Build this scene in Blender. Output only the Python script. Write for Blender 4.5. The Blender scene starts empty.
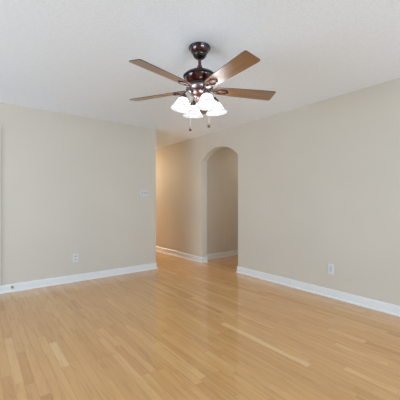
import bpy, bmesh, math, random
from mathutils import Vector, Matrix

scene = bpy.context.scene
COL = scene.collection
PI = math.pi

# ------------------------------------------------------------------ camera
CAM_H = 1.17
YAW = math.radians(37.657)
cam_d = bpy.data.cameras.new('camera')
cam = bpy.data.objects.new('camera', cam_d)
COL.objects.link(cam)
cam.location = (0, 0, CAM_H)
cam.rotation_euler = (PI / 2, 0, -YAW)
cam_d.sensor_fit = 'HORIZONTAL'
cam_d.sensor_width = 36.0
cam_d.lens = 36.0 * 291.4 / 400.0
cam_d.shift_y = 1.7 / 400.0
cam_d.clip_start = 0.05
scene.camera = cam

# ------------------------------------------------------------------ world, exposure
scene.view_settings.view_transform = 'Standard'
scene.view_settings.look = 'None'
scene.view_settings.gamma = 1.0
scene.view_settings.use_curve_mapping = False
scene.view_settings.exposure = 0.27
w = bpy.data.worlds.new('sky')
scene.world = w
w.use_nodes = True
bg = w.node_tree.nodes['Background']
bg.inputs['Color'].default_value = (0.80, 0.90, 1.0, 1)
bg.inputs['Strength'].default_value = 1.0


def area_light(name, loc, target, sx, sy, power, color):
    d = bpy.data.lights.new(name, 'AREA')
    d.shape = 'RECTANGLE'
    d.size, d.size_y = sx, sy
    d.energy = power
    d.color = color
    o = bpy.data.objects.new(name, d)
    COL.objects.link(o)
    o.location = loc
    o.rotation_euler = (Vector(target) - Vector(loc)).to_track_quat('-Z', 'Y').to_euler()
    return o


def point_light(name, loc, radius, power, color):
    d = bpy.data.lights.new(name, 'POINT')
    d.shadow_soft_size = radius
    d.energy = power
    d.color = color
    o = bpy.data.objects.new(name, d)
    COL.objects.link(o)
    o.location = loc
    return o


# rear daylight and an added side light, both tilted up to fill the ceiling
DAY_FILL = (0.53, 0.755, 1.0)
area_light('daylight_fill_rear', (0.9, -4.05, 0.8), (0.9, -1.0, 3.2), 3.6, 1.2, 190.0, DAY_FILL)
area_light('ceiling_fill_side', (-3.53, 2.7, 0.7), (0.0, 2.9, 3.1), 3.0, 1.2, 108.0, DAY_FILL)
# warm hall lamp round the corner, plus an added far fill light
point_light('hall_lamp', (2.80, 7.0, 2.15), 0.10, 5.0, (1.0, 0.70, 0.26))
point_light('hall_fill', (2.95, 9.2, 2.0), 0.15, 125.0, (1.0, 0.93, 0.74))
# unseen lights added to brighten the passage wall and arch jamb
point_light('passage_fill', (5.2, 3.9, 2.1), 0.12, 4.0, (1.0, 0.92, 0.76))
point_light('arch_fill', (3.95, 3.25, 1.3), 0.12, 3.8, (0.96, 0.96, 0.92))

# ------------------------------------------------------------------ node helpers


class NT:
    def __init__(self, name):
        self.m = bpy.data.materials.new(name)
        self.m.use_nodes = True
        self.t = self.m.node_tree
        self.b = self.t.nodes['Principled BSDF']

    def n(self, kind, **kw):
        o = self.t.nodes.new(kind)
        for k, v in kw.items():
            if k in o.inputs:
                o.inputs[k].default_value = v
            else:
                setattr(o, k, v)
        return o

    def l(self, a, b):
        self.t.links.new(a, b)

    def set(self, **kw):
        for k, v in kw.items():
            self.b.inputs[k.replace('_', ' ')].default_value = v
        return self

    def math(self, op, a, b=None):
        o = self.n('ShaderNodeMath', operation=op)
        for i, v in enumerate((a, b)):
            if v is None:
                continue
            if isinstance(v, (int, float)):
                o.inputs[i].default_value = v
            else:
                self.l(v, o.inputs[i])
        return o.outputs[0]

    def ramp(self, fac, stops):
        r = self.n('ShaderNodeValToRGB')
        while len(r.color_ramp.elements) < len(stops):
            r.color_ramp.elements.new(0.5)
        for e, (p, c) in zip(r.color_ramp.elements, stops):
            e.position = p
            e.color = (*c, 1)
        self.l(fac, r.inputs['Fac'])
        return r.outputs['Color']


def lin(r, g, b):
    f = lambda c: c / 12.92 if c <= 0.04045 else ((c + 0.055) / 1.055) ** 2.4
    return (f(r / 255), f(g / 255), f(b / 255))


def paint(name, color, rough=0.6, bump_scale=220, bump=0.03, vary=0.02, dist=0.002):
    k = NT(name)
    k.set(Roughness=rough)
    tc = k.n('ShaderNodeTexCoord')
    nz = k.n('ShaderNodeTexNoise', Scale=1.3, Detail=3.0)
    k.l(tc.outputs['Object'], nz.inputs['Vector'])
    c0 = tuple(v * (1 - vary) for v in color)
    c1 = tuple(min(1, v * (1 + vary)) for v in color)
    k.l(k.ramp(nz.outputs['Fac'], [(0.3, c0), (0.7, c1)]), k.b.inputs['Base Color'])
    nb = k.n('ShaderNodeTexNoise', Scale=bump_scale, Detail=3.0)
    k.l(tc.outputs['Object'], nb.inputs['Vector'])
    bp = k.n('ShaderNodeBump', Strength=bump, Distance=dist)
    k.l(nb.outputs['Fac'], bp.inputs['Height'])
    k.l(bp.outputs['Normal'], k.b.inputs['Normal'])
    return k.m


def simple(name, color, rough=0.4, metal=0.0, coat=0.0, noise=0.0, scale=30):
    k = NT(name)
    k.set(Roughness=rough, Metallic=metal, Coat_Weight=coat, Coat_Roughness=0.08)
    tc = k.n('ShaderNodeTexCoord')
    nz = k.n('ShaderNodeTexNoise', Scale=scale, Detail=2.0)
    k.l(tc.outputs['Object'], nz.inputs['Vector'])
    c0 = tuple(v * (1 - noise) for v in color)
    c1 = tuple(min(1, v * (1 + noise)) for v in color)
    k.l(k.ramp(nz.outputs['Fac'], [(0.35, c0), (0.65, c1)]), k.b.inputs['Base Color'])
    return k.m


M = {}
M['wall'] = paint('wall_paint', (0.645, 0.563, 0.462), rough=0.55)
M['white'] = paint('trim_paint', (0.81, 0.775, 0.735), rough=0.35, bump=0.01, vary=0.01)


def ceiling_mat():
    k = NT('textured_ceiling')
    k.set(Roughness=0.9)
    tc = k.n('ShaderNodeTexCoord')
    v = k.n('ShaderNodeTexNoise', Scale=62.0, Detail=4.0, Roughness=0.7)
    k.l(tc.outputs['Object'], v.inputs['Vector'])
    k.l(k.ramp(v.outputs['Fac'], [(0.35, (0.84, 0.865, 0.895)), (0.65, (0.91, 0.935, 0.965))]),
        k.b.inputs['Base Color'])
    bp = k.n('ShaderNodeBump', Strength=0.35, Distance=0.006)
    k.l(v.outputs['Fac'], bp.inputs['Height'])
    k.l(bp.outputs['Normal'], k.b.inputs['Normal'])
    return k.m


M['ceiling'] = ceiling_mat()


def floor_mat():
    k = NT('oak_strip_floor')
    tone = k.n('ShaderNodeAttribute', attribute_name='tone')
    uv = k.n('ShaderNodeUVMap', uv_map='plank')
    sep = k.n('ShaderNodeSeparateXYZ')
    k.l(uv.outputs['UV'], sep.inputs[0])
    base = k.ramp(tone.outputs['Fac'], [
        (0.0, lin(196, 142, 86)), (0.3, lin(215, 162, 103)), (0.6, lin(222, 170, 110)),
        (0.85, lin(229, 180, 122)), (1.0, lin(240, 201, 150))])
    # grain: noise stretched along the plank, shifted per plank
    geo = k.n('ShaderNodeNewGeometry')
    off = k.n('ShaderNodeVectorMath', operation='MULTIPLY_ADD')
    k.l(geo.outputs['Position'], off.inputs[0])
    off.inputs[1].default_value = (38.0, 2.6, 1.0)
    cmb = k.n('ShaderNodeCombineXYZ')
    k.l(k.math('MULTIPLY', tone.outputs['Fac'], 37.0), cmb.inputs[1])
    k.l(k.math('MULTIPLY', tone.outputs['Fac'], 71.0), cmb.inputs[2])
    k.l(cmb.outputs[0], off.inputs[2])
    g = k.n('ShaderNodeTexNoise', Scale=1.0, Detail=5.0, Roughness=0.6, Distortion=0.6)
    k.l(off.outputs[0], g.inputs['Vector'])
    gr = k.ramp(g.outputs['Fac'], [(0.30, (0.78, 0.73, 0.66)), (0.5, (1, 1, 1)), (0.72, (1.05, 1.05, 1.05))])
    mx = k.n('ShaderNodeMix', data_type='RGBA', blend_type='MULTIPLY')
    mx.inputs['Factor'].default_value = 0.75
    k.l(base, mx.inputs['A'])
    k.l(gr, mx.inputs['B'])
    # dark joint lines at the plank edges
    du = k.math('MINIMUM', sep.outputs['X'], k.math('SUBTRACT', 0.0574, sep.outputs['X']))
    joint = k.math('LESS_THAN', k.math('MINIMUM', du, sep.outputs['Y']), 0.0011)
    mj = k.n('ShaderNodeMix', data_type='RGBA', blend_type='MIX')
    k.l(k.math('MULTIPLY', joint, 0.36), mj.inputs['Factor'])
    k.l(mx.outputs['Result'], mj.inputs['A'])
    mj.inputs['B'].default_value = (*lin(120, 80, 45), 1)
    k.l(mj.outputs['Result'], k.b.inputs['Base Color'])
    k.set(Roughness=0.07, IOR=1.78)
    return k.m


M['floor'] = floor_mat()


def blade_mat():
    k = NT('blade_wood')
    tc = k.n('ShaderNodeTexCoord')
    mp = k.n('ShaderNodeMapping')
    mp.inputs['Scale'].default_value = (3.0, 60.0, 3.0)
    k.l(tc.outputs['Object'], mp.inputs['Vector'])
    nz = k.n('ShaderNodeTexNoise', Scale=1.0, Detail=4.0)
    k.l(mp.outputs[0], nz.inputs['Vector'])
    k.l(k.ramp(nz.outputs['Fac'], [(0.3, lin(116, 80, 50)), (0.55, lin(140, 100, 64)), (0.75, lin(156, 114, 76))]),
        k.b.inputs['Base Color'])
    k.set(Roughness=0.4, Coat_Weight=1.0, Coat_IOR=1.8, Coat_Roughness=0.31)
    return k.m


M['blade'] = blade_mat()
M['blade_edge'] = simple('blade_dark_edge', lin(70, 42, 32), 0.4, noise=0.1)
M['black'] = simple('black_bronze', (0.010, 0.008, 0.008), 0.2, 0.0, 0.2, 0.2)
M['red'] = simple('dark_cherry_bronze', (0.055, 0.006, 0.008), 0.18, 0.35, 0.9, 0.35, 14)
M['pewter'] = simple('burnished_pewter', (0.20, 0.165, 0.17), 0.22, 0.9, 0.3, 0.3, 25)
M['copper'] = simple('copper_bronze', (0.20, 0.12, 0.12), 0.2, 0.9, 0.4, 0.35, 20)
M['iron'] = simple('dark_bronze_bracket', (0.055, 0.014, 0.014), 0.25, 0.5, 0.6, 0.4, 40)
M['chain'] = simple('pale_chain', (0.75, 0.74, 0.73), 0.4, 0.3)
M['pendant'] = simple('dark_pendant', (0.10, 0.03, 0.03), 0.25, 0.3, 0.5)
M['plate'] = simple('white_plate_plastic', (0.70, 0.68, 0.66), 0.3)
M['ivory'] = simple('pale_ivory_plastic', (0.66, 0.62, 0.575), 0.35)
M['grey_slot'] = simple('grey_slot', (0.30, 0.30, 0.31), 0.5)
M['receptacle'] = simple('grey_white_plastic', (0.55, 0.56, 0.57), 0.35)
M['slot'] = simple('dark_slot', (0.05, 0.05, 0.05), 0.6)
M['brass'] = simple('aged_brass', (0.34, 0.24, 0.09), 0.35, 0.7)


def shade_mat():
    k = NT('lit_alabaster_glass')
    tc = k.n('ShaderNodeTexCoord')
    nz = k.n('ShaderNodeTexNoise', Scale=22.0, Detail=4.0, Distortion=1.2)
    k.l(tc.outputs['Object'], nz.inputs['Vector'])
    k.set(Roughness=0.3)
    k.b.inputs['Base Color'].default_value = (0.28, 0.28, 0.28, 1)
    # the glass glows most round the bulb and less towards the marbled rim
    sep = k.n('ShaderNodeSeparateXYZ')
    k.l(tc.outputs['Object'], sep.inputs[0])
    mr = k.n('ShaderNodeMapRange')
    for i, v in enumerate((-0.100, -0.052, 0.44, 9.0)):
        mr.inputs[i + 1].default_value = v
    k.l(sep.outputs['Z'], mr.inputs[0])
    k.l(k.ramp(nz.outputs['Fac'], [(0.35, (0.70, 0.715, 0.73)), (0.62, (1.08, 1.13, 1.17))]),
        k.b.inputs['Emission Color'])
    k.l(mr.outputs[0], k.b.inputs['Emission Strength'])
    return k.m


M['shade'] = shade_mat()
bk = NT('lit_bulb')
bk.b.inputs['Emission Color'].default_value = (1, 0.93, 0.82, 1)
bk.b.inputs['Emission Strength'].default_value = 3.0
M['bulb'] = bk.m

# ------------------------------------------------------------------ mesh helpers


def obj(name, bm, mats, parent=None, smooth=False, kind=None, matrix=None, angle=35, recalc=True):
    if recalc:
        bmesh.ops.recalc_face_normals(bm, faces=bm.faces)
    me = bpy.data.meshes.new(name)
    bm.to_mesh(me)
    bm.free()
    if not isinstance(mats, (list, tuple)):
        mats = [mats]
    for m in mats:
        me.materials.append(m)
    if smooth:
        me.shade_smooth()
        me.set_sharp_from_angle(angle=math.radians(angle))
    o = bpy.data.objects.new(name, me)
    COL.objects.link(o)
    if parent:
        o.parent = parent
    if matrix is not None:
        o.matrix_local = matrix
    if kind:
        o['kind'] = kind
    return o


def thing(name, label, cat, loc, rotz=0.0, group=None):
    o = bpy.data.objects.new(name, None)
    o.empty_display_size = 0.1
    COL.objects.link(o)
    o.location = loc
    o.rotation_euler = (0, 0, rotz)
    o['label'] = label
    o['category'] = cat
    if group:
        o['group'] = group
    return o


def box(bm, x0, x1, y0, y1, z0, z1, bevel=0.0):
    r = bmesh.ops.create_cube(bm, size=1.0)
    vs = r['verts']
    for v in vs:
        v.co = Vector((x0 + (v.co.x + .5) * (x1 - x0), y0 + (v.co.y + .5) * (y1 - y0), z0 + (v.co.z + .5) * (z1 - z0)))
    if bevel:
        es = {e for v in vs for e in v.link_edges}
        bmesh.ops.bevel(bm, geom=list(es), offset=bevel, segments=2, affect='EDGES', profile=0.7)
    return bm


def lathe(bm, prof, seg=40, mat=0, wave=None):
    """prof: list of (r, z); closed at r=0 ends."""
    rings = []
    for r, z in prof:
        if r < 1e-6:
            rings.append([bm.verts.new((0, 0, z))])
        else:
            rings.append([bm.verts.new((r * math.cos(2 * PI * i / seg), r * math.sin(2 * PI * i / seg), z))
                          for i in range(seg)])
    for a, b in zip(rings, rings[1:]):
        for i in range(seg):
            j = (i + 1) % seg
            if len(a) == 1 and len(b) == 1:
                continue
            if len(a) == 1:
                f = bm.faces.new((a[0], b[i], b[j]))
            elif len(b) == 1:
                f = bm.faces.new((a[i], a[j], b[0]))
            else:
                f = bm.faces.new((a[i], a[j], b[j], b[i]))
            f.material_index = mat
    return bm


def tube(bm, pts, rad, seg=10, closed=False):
    pts = [Vector(p) for p in pts]
    n = len(pts)
    if not isinstance(rad, (list, tuple)):
        rad = [rad] * n
    rings = []
    up = Vector((0, 0, 1))
    for i, p in enumerate(pts):
        a = pts[(i - 1) % n] if (closed or i > 0) else p
        b = pts[(i + 1) % n] if (closed or i < n - 1) else p
        t = (b - a).normalized()
        s = t.cross(up)
        if s.length < 1e-3:
            s = t.cross(Vector((0, 1, 0)))
        s.normalize()
        u = s.cross(t).normalized()
        rings.append([bm.verts.new(p + rad[i] * (math.cos(2 * PI * k / seg) * s + math.sin(2 * PI * k / seg) * u))
                      for k in range(seg)])
    m = n if closed else n - 1
    for i in range(m):
        a, b = rings[i], rings[(i + 1) % n]
        for k in range(seg):
            q = (k + 1) % seg
            bm.faces.new((a[k], a[q], b[q], b[k]))
    if not closed:
        bm.faces.new(rings[0][::-1])
        bm.faces.new(rings[-1])
    return bm


def prism(bm, outline, axis, a, b):
    """extrude a 2-D outline along an axis from a to b (axis 'x': outline is (y, z))"""
    def P(u, v, t):
        return {'x': (t, u, v), 'y': (u, t, v), 'z': (u, v, t)}[axis]
    A = [bm.verts.new(P(u, v, a)) for u, v in outline]
    B = [bm.verts.new(P(u, v, b)) for u, v in outline]
    n = len(outline)
    fa = bm.faces.new(A)
    fb = bm.faces.new(B[::-1])
    for i in range(n):
        j = (i + 1) % n
        bm.faces.new((A[j], A[i], B[i], B[j]))
    bmesh.ops.triangulate(bm, faces=[fa, fb])
    return bm


# ------------------------------------------------------------------ the room shell
H = 2.44
XR = 3.445            # face of the right wall
YL = 4.50             # face of the left wall
XE = 2.497            # end of the left wall (hall corner)
TH = 0.12
AY0, AY1, ASP, ARISE = 3.435, 4.405, 1.951, 0.20
X0, Y0 = -3.5, -4.0   # walls behind the camera
YH = 10.0              # far end of the hall
XP = 5.6              # far end of the passage beyond the arch
YI = 4.59             # passage wall beyond the arch

# floor: strips of oak along Y, each plank with its own tone
random.seed(11)
PW = 0.0574
bm = bmesh.new()
tone_l = bm.faces.layers.float.new('tone_face')
uv_l = bm.loops.layers.uv.new('plank')
known = {}           # column -> list of (y_end_far, y_start_near, tone) seen in the photograph


def seen(x, ya, yb, tone):
    c = math.floor((x - 0.0215) / PW)
    known.setdefault(c, []).append((min(ya, yb), max(ya, yb), tone))


seen(1.886, 1.17, 2.09, 0.93)
seen(0.512, 2.22, 2.665, 0.90)
seen(0.222, 2.20, 2.985, 0.75)
seen(0.281, 2.15, 2.645, 0.18)
seen(0.337, 1.45, 1.97, 0.12)
seen(0.911, 1.79, 2.28, 0.25)
seen(0.969, 1.30, 1.79, 0.30)
seen(1.197, 1.52, 2.14, 0.80)
seen(1.542, 1.52, 1.72, 0.30)
seen(1.427, 1.44, 1.77, 0.78)
seen(1.140, 1.20, 1.49, 0.22)
seen(2.345, 0.83, 1.22, 0.85)
seen(2.058, 0.67, 1.00, 0.85)
seen(2.575, 1.08, 1.40, 0.80)
seen(0.796, 2.04, 2.37, 0.32)

c0 = math.floor((X0 - 0.0215) / PW)
c1 = math.ceil((XP - 0.0215) / PW)
tones = []
for c in range(c0, c1 + 1):
    xa, xb = 0.0215 + c * PW, 0.0215 + (c + 1) * PW
    xa, xb = max(xa, X0), min(xb, XP)
    if xb - xa < 1e-4:
        continue
    fixed = sorted(known.get(c, []))
    y = Y0 - random.uniform(0, 0.8)
    segs = []
    while y < YH:
        ln = random.uniform(0.28, 1.15)
        t = min(1, max(0, random.gauss(0.50, 0.14)))
        nx = y + ln
        for fa, fb, ft in fixed:
            if y < fa < nx:
                nx = fa
            if abs(y - fa) < 1e-6:
                nx, t = fb, ft
        segs.append((y, nx, t))
        y = nx
    for ya, yb, t in segs:
        ca, cb = max(ya, Y0), min(yb, YH)
        if cb - ca < 1e-4:
            continue
        if xa > XR + TH and ca > YI + 0.3:
            continue
        vs = [bm.verts.new((px, py, 0)) for px, py in ((xa, ca), (xb, ca), (xb, cb), (xa, cb))]
        f = bm.faces.new(vs)
        f[tone_l] = t
        for lp, (u, v) in zip(f.loops, ((0, ca - ya), (PW, ca - ya), (PW, cb - ya), (0, cb - ya))):
            lp[uv_l].uv = (u, v)
bmesh.ops.remove_doubles(bm, verts=bm.verts, dist=1e-6)
fl = obj('floor', bm, M['floor'], kind='structure')
me = fl.data
if me.polygons and me.polygons[0].normal.z < 0:
    me.flip_normals()
src = me.attributes['tone_face']
vals = [0.0] * len(me.polygons)
src.data.foreach_get('value', vals)
me.attributes.remove(src)
at = me.attributes.new('tone', 'FLOAT', 'FACE')
at.data.foreach_set('value', vals)

bm = bmesh.new()
box(bm, X0 - TH, XP + TH, Y0 - TH, YH + TH, H, H + 0.1)
obj('ceiling', bm, M['ceiling'], kind='structure')

# left wall with a doorway at its far left, ending at the hall corner
DX0, DX1, DZ = -0.62, 0.197, 2.079
bm = bmesh.new()
prism(bm, [(X0, 0), (DX0, 0), (DX0, DZ), (DX1, DZ), (DX1, 0), (XE, 0), (XE, H), (X0, H)], 'y', YL, YL + TH)
obj('wall_left', bm, M['wall'], kind='structure')
bm = bmesh.new()
box(bm, XE - TH, XE, YL + TH, YH, 0, H)
obj('wall_hall', bm, M['wall'], kind='structure')
bm = bmesh.new()
box(bm, XE - TH, XR, YH, YH + TH, 0, H)
obj('wall_hall_end', bm, M['wall'], kind='structure')

# right wall with the segmental archway
ac = (AY0 + AY1) / 2
hw = (AY1 - AY0) / 2
R = (hw * hw + ARISE * ARISE) / (2 * ARISE)
cz = ASP + ARISE - R
a_max = math.asin(hw / R)
arc = [(ac + R * math.sin(t), cz + R * math.cos(t))
       for t in [(-a_max + 2 * a_max * i / 32) for i in range(33)]]
bm = bmesh.new()
box(bm, XR, XR + TH, Y0, AY0, 0, H)
box(bm, XR, XR + TH, AY1, YH, 0, H)
for (ya, za), (yb, zb) in zip(arc, arc[1:]):
    q = [[bm.verts.new((x, y, z)) for y, z in ((ya, za), (yb, zb), (yb, H), (ya, H))] for x in (XR, XR + TH)]
    bm.faces.new(q[0])
    bm.faces.new(q[1][::-1])
    bm.faces.new((q[0][0], q[0][1], q[1][1], q[1][0]))
    bm.faces.new((q[0][3], q[1][3], q[1][2], q[0][2]))
bmesh.ops.remove_doubles(bm, verts=bm.verts, dist=1e-5)
obj('wall_right', bm, M['wall'], kind='structure')

# passage beyond the arch
bm = bmesh.new()
box(bm, XR + TH, XP, YI, YI + TH, 0, H)
obj('wall_passage', bm, M['wall'], kind='structure')
bm = bmesh.new()
box(bm, XP, XP + TH, 3.0, YI + TH, 0, H)
obj('wall_passage_end', bm, M['wall'], kind='structure')
bm = bmesh.new()
box(bm, XR + TH, XP, 3.0, 3.0 + TH, 0, H)
obj('wall_passage_near', bm, M['wall'], kind='structure')

# walls behind the camera with a window opening each
def wall_with_window(name, axis, u0, u1, t0, t1, wu0, wu1, wz0, wz1):
    bm = bmesh.new()
    for a, b, c, d in ((u0, wu0, 0, H), (wu1, u1, 0, H), (wu0, wu1, 0, wz0), (wu0, wu1, wz1, H)):
        if b - a < 1e-4 or d - c < 1e-4:
            continue
        if axis == 'x':
            box(bm, a, b, t0, t1, c, d)
        else:
            box(bm, t0, t1, a, b, c, d)
    obj(name, bm, M['wall'], kind='structure')


wall_with_window('wall_rear', 'x', X0, XR, Y0 - TH, Y0, -0.95, 2.75, 0.15, 2.35)
wall_with_window('wall_side', 'y', Y0 - TH, YL + TH, X0 - TH, X0, 1.1, 4.3, 0.08, 2.3)


# baseboards with shoe moulding, swept along the foot of each wall with mitres
PROF = [(0, 0), (0.025, 0), (0.0245, 0.008), (0.021, 0.015), (0.0125, 0.020), (0.0125, 0.078), (0.011, 0.084),
        (0.0135, 0.088), (0.0125, 0.096), (0.006, 0.102), (0, 0.103)]


def baseboard(name, pts):
    """pts run so that the room lies on the right-hand side of the direction of travel"""
    P = [Vector(p) for p in pts]
    bm = bmesh.new()
    rings = []
    for i, p in enumerate(P):
        ns = []
        if i > 0:
            d = (P[i] - P[i - 1]).normalized()
            ns.append(Vector((d.y, -d.x)))
        if i < len(P) - 1:
            d = (P[i + 1] - P[i]).normalized()
            ns.append(Vector((d.y, -d.x)))
        m = ns[0] if len(ns) == 1 else ns[0] + ns[1]
        rings.append([bm.verts.new((p.x + m.x * o, p.y + m.y * o, z)) for o, z in PROF])
    for a, b in zip(rings, rings[1:]):
        for k in range(len(PROF) - 1):
            bm.faces.new((a[k], a[k + 1], b[k + 1], b[k]))
    bm.faces.new(rings[0])
    bm.faces.new(rings[-1][::-1])
    return obj(name, bm, M['white'], kind='structure')


baseboard('baseboard_left', [(0.254, YL), (XE, YL), (XE, YH)])
baseboard('baseboard_hall', [(XR, YH), (XR, AY1), (XR + TH, AY1)])
baseboard('baseboard_right', [(XR + TH, AY0), (XR, AY0), (XR, Y0)])
baseboard('baseboard_passage', [(XR + TH, YI), (XP, YI)])

# doorway at the far left: casing and a closed white door
bm = bmesh.new()
CW = 0.057
prism(bm, [(DX0 - CW, 0), (DX0, 0), (DX0, DZ), (DX1, DZ), (DX1, 0), (DX1 + CW, 0), (DX1 + CW, DZ + CW), (DX0 - CW, DZ + CW)],
      'y', YL - 0.018, YL)
obj('trim_1', bm, M['white'], kind='structure')
bm = bmesh.new()
box(bm, DX0, DX1, YL + 0.03, YL + 0.065, 0.004, DZ, 0.0)
for u0, u1 in ((0.10, 0.375), (0.45, 0.725)):
    for z0, z1 in ((0.22, 0.92), (1.05, 1.55), (1.66, 1.96)):
        box(bm, DX0 + u0, DX0 + u1, YL + 0.022, YL + 0.031, z0, z1, 0.004)
door = obj('door_1', bm, M['white'], kind='structure')
bm = bmesh.new()
lathe(bm, [(0, 0.0), (0.030, 0.0), (0.030, 0.006), (0.010, 0.010), (0.010, 0.035), (0.026, 0.045), (0.030, 0.058), (0.022, 0.070), (0, 0.073)], 24)
obj('door_handle', bm, M['brass'], door, True,
    matrix=Matrix.Translation((DX0 + 0.06, YL + 0.03, 0.95)) @ Matrix.Rotation(PI / 2, 4, 'X'))

# ------------------------------------------------------------------ ceiling fan
FX, FY = 1.463, 1.900
fan = thing('ceiling_fan', 'dark bronze ceiling fan with wooden blades and four lit white bell shades',
            'ceiling fan', (FX, FY, H))


def zz(z):
    return z - H


# canopy at the ceiling
bm = bmesh.new()
lathe(bm, [(0, zz(2.440)), (0.082, zz(2.440)), (0.084, zz(2.428)), (0.080, zz(2.418)), (0.074, zz(2.402)), (0.062, zz(2.388)),
           (0.055, zz(2.384)), (0, zz(2.384))], 48)
canopy = obj('canopy', bm, M['red'], fan, True)
bm = bmesh.new()
lathe(bm, [(0.078, zz(2.4395)), (0.088, zz(2.4390)), (0.0905, zz(2.432)), (0.088, zz(2.425)), (0.079, zz(2.4225))], 48)
obj('canopy_rim', bm, M['black'], canopy, True)
bm = bmesh.new()
lathe(bm, [(0.050, zz(2.388)), (0.057, zz(2.385)), (0.058, zz(2.378)), (0.052, zz(2.366)), (0.040, zz(2.352)), (0.026, zz(2.343)),
           (0.015, zz(2.340))], 40)
obj('canopy_collar', bm, M['black'], canopy, True)
# downrod and coupling
bm = bmesh.new()
lathe(bm, [(0.0, zz(2.36)), (0.0135, zz(2.36)), (0.0135, zz(2.27)), (0.0, zz(2.27))], 24)
rod = obj('downrod', bm, M['red'], fan, True)
bm = bmesh.new()
lathe(bm, [(0.0135, zz(2.290)), (0.020, zz(2.287)), (0.022, zz(2.274)), (0.029, zz(2.268)), (0.031, zz(2.258)), (0.028, zz(2.246)), (0, zz(2.244))], 32)
obj('coupling', bm, M['red'], rod, True)
# motor housing
bm = bmesh.new()
lathe(bm, [(0, zz(2.250)), (0.030, zz(2.250)), (0.050, zz(2.246)), (0.085, zz(2.236)), (0.115, zz(2.220)), (0.133, zz(2.204)),
           (0.137, zz(2.197)), (0.132, zz(2.190)), (0.122, zz(2.187))], 56)
lathe(bm, [(0.124, zz(2.189)), (0.121, zz(2.180)), (0.112, zz(2.164)), (0.098, zz(2.149)), (0.086, zz(2.140)), (0.080, zz(2.130)),
           (0, zz(2.130))], 56, mat=1)
motor = obj('motor_housing', bm, [M['black'], M['red']], fan, True)
bm = bmesh.new()
lathe(bm, [(0.078, zz(2.140)), (0.086, zz(2.136)), (0.086, zz(2.124)), (0.080, zz(2.118)), (0.0, zz(2.116))], 48)
obj('flywheel', bm, M['black'], motor, True)
# switch housing under the blades
bm = bmesh.new()
lathe(bm, [(0, zz(2.118)), (0.080, zz(2.120)), (0.104, zz(2.115)), (0.112, zz(2.106)), (0.111, zz(2.094)), (0.098, zz(2.086)),
           (0.084, zz(2.080)), (0.082, zz(2.076))], 48)
lathe(bm, [(0.082, zz(2.077)), (0.084, zz(2.068)), (0.078, zz(2.055)), (0.062, zz(2.042)), (0.044, zz(2.032)), (0.030, zz(2.026)),
           (0.026, zz(2.010)), (0.018, zz(2.000)), (0.008, zz(1.993)), (0, zz(1.992))], 48, mat=1)
switch = obj('switch_housing', bm, [M['pewter'], M['copper']], fan, True)

# blades
BZ = 2.093
BR = 0.656
PITCH = -0.224
B0 = 0.83
r0, r1 = 0.115, BR
outl = []
# half outline from root to tip (x along the blade, y half width)
half = []
for i in range(7):
    t = i / 6 * PI / 2
    half.append((r0 + 0.045 * (1 - math.cos(t)), 0.048 * math.sin(t)))
half += [(0.25, 0.0545), (0.40, 0.0605), (0.55, 0.0655), (0.625, 0.0670)]
for i in range(6):
    t = i / 5 * PI / 2
    half.append((r1 - 0.016 + 0.016 * math.sin(t), 0.052 + 0.015 * math.cos(t)))
outl = [half[0]] + half[1:] + [(x, -y) for x, y in reversed(half[1:])]


def blade_bm():
    bm = bmesh.new()
    n = len(outl)
    t = 0.0028
    A = [bm.verts.new((x, y, t)) for x, y in outl]
    B = [bm.verts.new((x, y, -t)) for x, y in outl]
    f = bm.faces.new(A); f.material_index = 1
    f = bm.faces.new(B[::-1]); f.material_index = 0
    for i in range(n):
        j = (i + 1) % n
        f = bm.faces.new((A[i], A[j], B[j], B[i])); f.material_index = 1
    return bm


def bracket_bm():
    """arm from the flywheel out to an oval loop screwed under the blade"""
    bm = bmesh.new()
    loop = []
    for i in range(28):
        a = 2 * PI * i / 28
        loop.append((0.192 + 0.046 * math.cos(a), 0.027 * math.sin(a), -0.008 - 0.002 * math.cos(a)))
    tube(bm, loop, 0.0062, 8, closed=True)
    tube(bm, [(0.080, 0, 0.018), (0.105, 0, 0.006), (0.125, 0, -0.008), (0.150, 0, -0.010)], [0.012, 0.011, 0.010, 0.007], 10)
    for sx, sy in ((0.238, 0.0), (0.205, 0.026), (0.205, -0.026)):
        bmesh.ops.create_uvsphere(bm, u_segments=10, v_segments=6, radius=0.009,
                                  matrix=Matrix.Translation((sx, sy, -0.006)) @ Matrix.Diagonal((1, 1, 0.7, 1)))
    return bm


bl_mesh = br_mesh = None
for k in range(5):
    a = B0 + k * 2 * PI / 5
    mtx = Matrix.Translation((0, 0, zz(BZ))) @ Matrix.Rotation(a, 4, 'Z') @ Matrix.Rotation(PITCH, 4, 'X')
    if k == 0:
        b = obj('blade', blade_bm(), [M['blade'], M['blade_edge']], fan, matrix=mtx)
        br = obj('blade_bracket', bracket_bm(), M['iron'], b, True)
        bl_mesh, br_mesh = b, br
    else:
        b = bl_mesh.copy(); COL.objects.link(b); b.parent = fan; b.matrix_local = mtx
        br = br_mesh.copy(); COL.objects.link(br); br.parent = b

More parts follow.
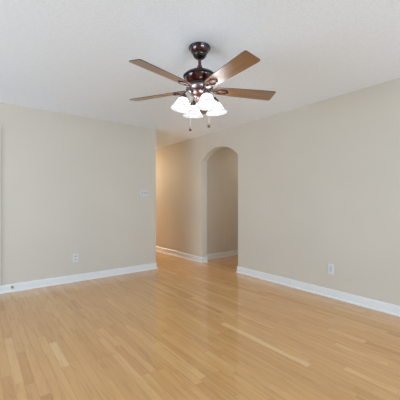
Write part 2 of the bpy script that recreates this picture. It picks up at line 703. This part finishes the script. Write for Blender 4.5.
# light kit
RS = 0.160
A0 = math.radians(-68 + 0) - YAW
first = None
for k in range(4):
    a = A0 + k * PI / 2
    base = Matrix.Rotation(a, 4, 'Z')
    tilt = Matrix.Translation((0.140, 0, zz(2.028))) @ Matrix.Rotation(math.radians(-7), 4, 'Y')
    if first is None:
        bm = bmesh.new()
        pts = []
        for i in range(11):
            t = i / 10
            x = 0.060 + 0.080 * t
            z = zz(2.052) + 0.022 * math.sin(PI * t) - 0.014 * t
            pts.append((x, 0, z))
        tube(bm, pts, 0.0085, 10)
        arm = obj('lamp_arm', bm, M['pewter'], fan, True, matrix=base)
        bm = bmesh.new()
        lathe(bm, [(0, 0.020), (0.010, 0.018), (0.014, 0.008), (0.024, 0.000), (0.030, -0.014), (0.029, -0.032), (0, -0.032)], 28)
        cap = obj('socket_cap', bm, M['pewter'], arm, True, matrix=tilt)
        bm = bmesh.new()
        outer = [(0.026, -0.027), (0.033, -0.032), (0.040, -0.042), (0.046, -0.054), (0.053, -0.067), (0.062, -0.080),
                 (0.074, -0.092), (0.085, -0.101), (0.090, -0.107), (0.091, -0.112)]
        inner = [(r - 0.004, z - 0.001) for r, z in reversed(outer)]
        lathe(bm, outer + [(0.089, -0.115)] + inner, 44)
        sh = obj('lamp_shade', bm, M['shade'], arm, True, matrix=tilt, angle=80)
        bm = bmesh.new()
        lathe(bm, [(0.0, -0.031), (0.013, -0.032), (0.014, -0.040), (0.026, -0.056), (0.029, -0.070), (0.022, -0.086), (0, -0.094)], 24)
        bu = obj('bulb', bm, M['bulb'], arm, True, matrix=tilt, angle=80)
        first = (arm, cap, sh, bu)
    else:
        arm = first[0].copy(); COL.objects.link(arm); arm.parent = fan; arm.matrix_local = base
        for ch in first[1:]:
            c = ch.copy(); COL.objects.link(c); c.parent = arm; c.matrix_local = tilt

# pull chains with little pendants
rt = Vector((math.cos(YAW), -math.sin(YAW)))
for off, zb in ((-0.077, 1.768), (0.075, 1.797)):
    px, py = rt.x * off, rt.y * off
    bm = bmesh.new()
    tube(bm, [(px, py, zz(2.06)), (px, py, zz(zb + 0.012))], 0.0011, 6)
    ch = obj('pull_chain', bm, M['chain'], fan, True)
    bm = bmesh.new()
    lathe(bm, [(0, zz(zb + 0.016)), (0.003, zz(zb + 0.014)), (0.005, zz(zb + 0.006)), (0.0105, zz(zb - 0.002)), (0.0115, zz(zb - 0.010)),
               (0.007, zz(zb - 0.017)), (0, zz(zb - 0.019))], 20)
    for v in bm.verts:
        v.co.x += px
        v.co.y += py
    obj('pendant', bm, M['pendant'], ch, True)

# ------------------------------------------------------------------ outlets, switches, door stop
# local frame: x to the right along the wall, -y out into the room, z up


def plate_bm(w_, h_):
    bm = bmesh.new()
    box(bm, -w_ / 2, w_ / 2, -0.006, 0.0, -h_ / 2, h_ / 2, 0.002)
    return bm


def duplex(label, loc, rotz):
    t = thing('wall_outlet', label, 'outlet', loc, rotz)
    obj('cover_plate', plate_bm(0.074, 0.120), M['plate'], t)
    for dz in (0.0215, -0.0215):
        bm = bmesh.new()
        pts = []
        for i in range(24):
            a = 2 * PI * i / 24
            pts.append((0.0172 * math.cos(a), max(-0.0135, min(0.0135, 0.0172 * math.sin(a))) + dz))
        prism(bm, pts, 'y', -0.0085, -0.005)
        r = obj('receptacle', bm, M['receptacle'], t)
        bm = bmesh.new()
        box(bm, -0.0085, -0.0055, -0.0092, -0.008, dz - 0.001, dz + 0.009)
        box(bm, 0.0055, 0.0085, -0.0092, -0.008, dz - 0.001, dz + 0.008)
        box(bm, -0.003, 0.003, -0.0092, -0.008, dz - 0.010, dz - 0.004)
        obj('slots', bm, M['slot'], r)
    bm = bmesh.new()
    lathe(bm, [(0, 0.0), (0.003, 0.0), (0.003, 0.001), (0, 0.0016)], 12)
    obj('screw', bm, M['receptacle'], t, matrix=Matrix.Translation((0, -0.006, 0)) @ Matrix.Rotation(PI / 2, 4, 'X'))
    return t


duplex('white duplex outlet low on the left wall above the white baseboard', (1.165, YL, 0.347), 0)
duplex('small outlet low on the shaded passage wall seen through the archway', (4.165, YI, 0.345), 0)

t = thing('wall_outlet', 'white outlet with one tall rectangular insert low on the long right wall', 'outlet', (XR, 1.843, 0.347), -PI / 2)
obj('cover_plate', plate_bm(0.076, 0.122), M['plate'], t)
bm = bmesh.new()
box(bm, -0.0165, 0.0165, -0.0085, -0.005, -0.0335, 0.0335, 0.001)
r = obj('receptacle', bm, M['receptacle'], t)
bm = bmesh.new()
for dz in (0.017, -0.017):
    box(bm, -0.0085, -0.0055, -0.0092, -0.008, dz - 0.001, dz + 0.009)
    box(bm, 0.0055, 0.0085, -0.0092, -0.008, dz - 0.001, dz + 0.008)
    box(bm, -0.003, 0.003, -0.0092, -0.008, dz - 0.009, dz - 0.004)
obj('slots', bm, M['grey_slot'], r)

t = thing('light_switch', 'white three-toggle switch plate near the corner end of the left wall', 'light switch', (2.283, YL, 1.317), 0)
obj('cover_plate', plate_bm(0.160, 0.114), M['ivory'], t)
for dx in (-0.046, 0.0, 0.046):
    bm = bmesh.new()
    box(bm, dx - 0.006, dx + 0.006, -0.0075, -0.005, -0.013, 0.013)
    prism(bm, [(-0.007, -0.006), (-0.007, 0.006), (-0.016, 0.013), (-0.018, 0.009)], 'x', dx - 0.0045, dx + 0.0045)
    obj('toggle', bm, M['grey_slot'], t)

t = thing('door_stop', 'small brass door stop on the white baseboard beside the door casing at the far left', 'door stop',
          (0.380, YL - 0.0125, 0.064), 0)
bm = bmesh.new()
lathe(bm, [(0, 0.0), (0.013, 0.0), (0.013, 0.004), (0.006, 0.007), (0.006, 0.040), (0, 0.040)], 20)
obj('stem', bm, M['brass'], t, True, matrix=Matrix.Rotation(PI / 2, 4, 'X'))
bm = bmesh.new()
lathe(bm, [(0, 0.038), (0.010, 0.039), (0.012, 0.044), (0.011, 0.052), (0.007, 0.055), (0, 0.056)], 20)
obj('bumper', bm, M['brass'], t, True, matrix=Matrix.Rotation(PI / 2, 4, 'X'))
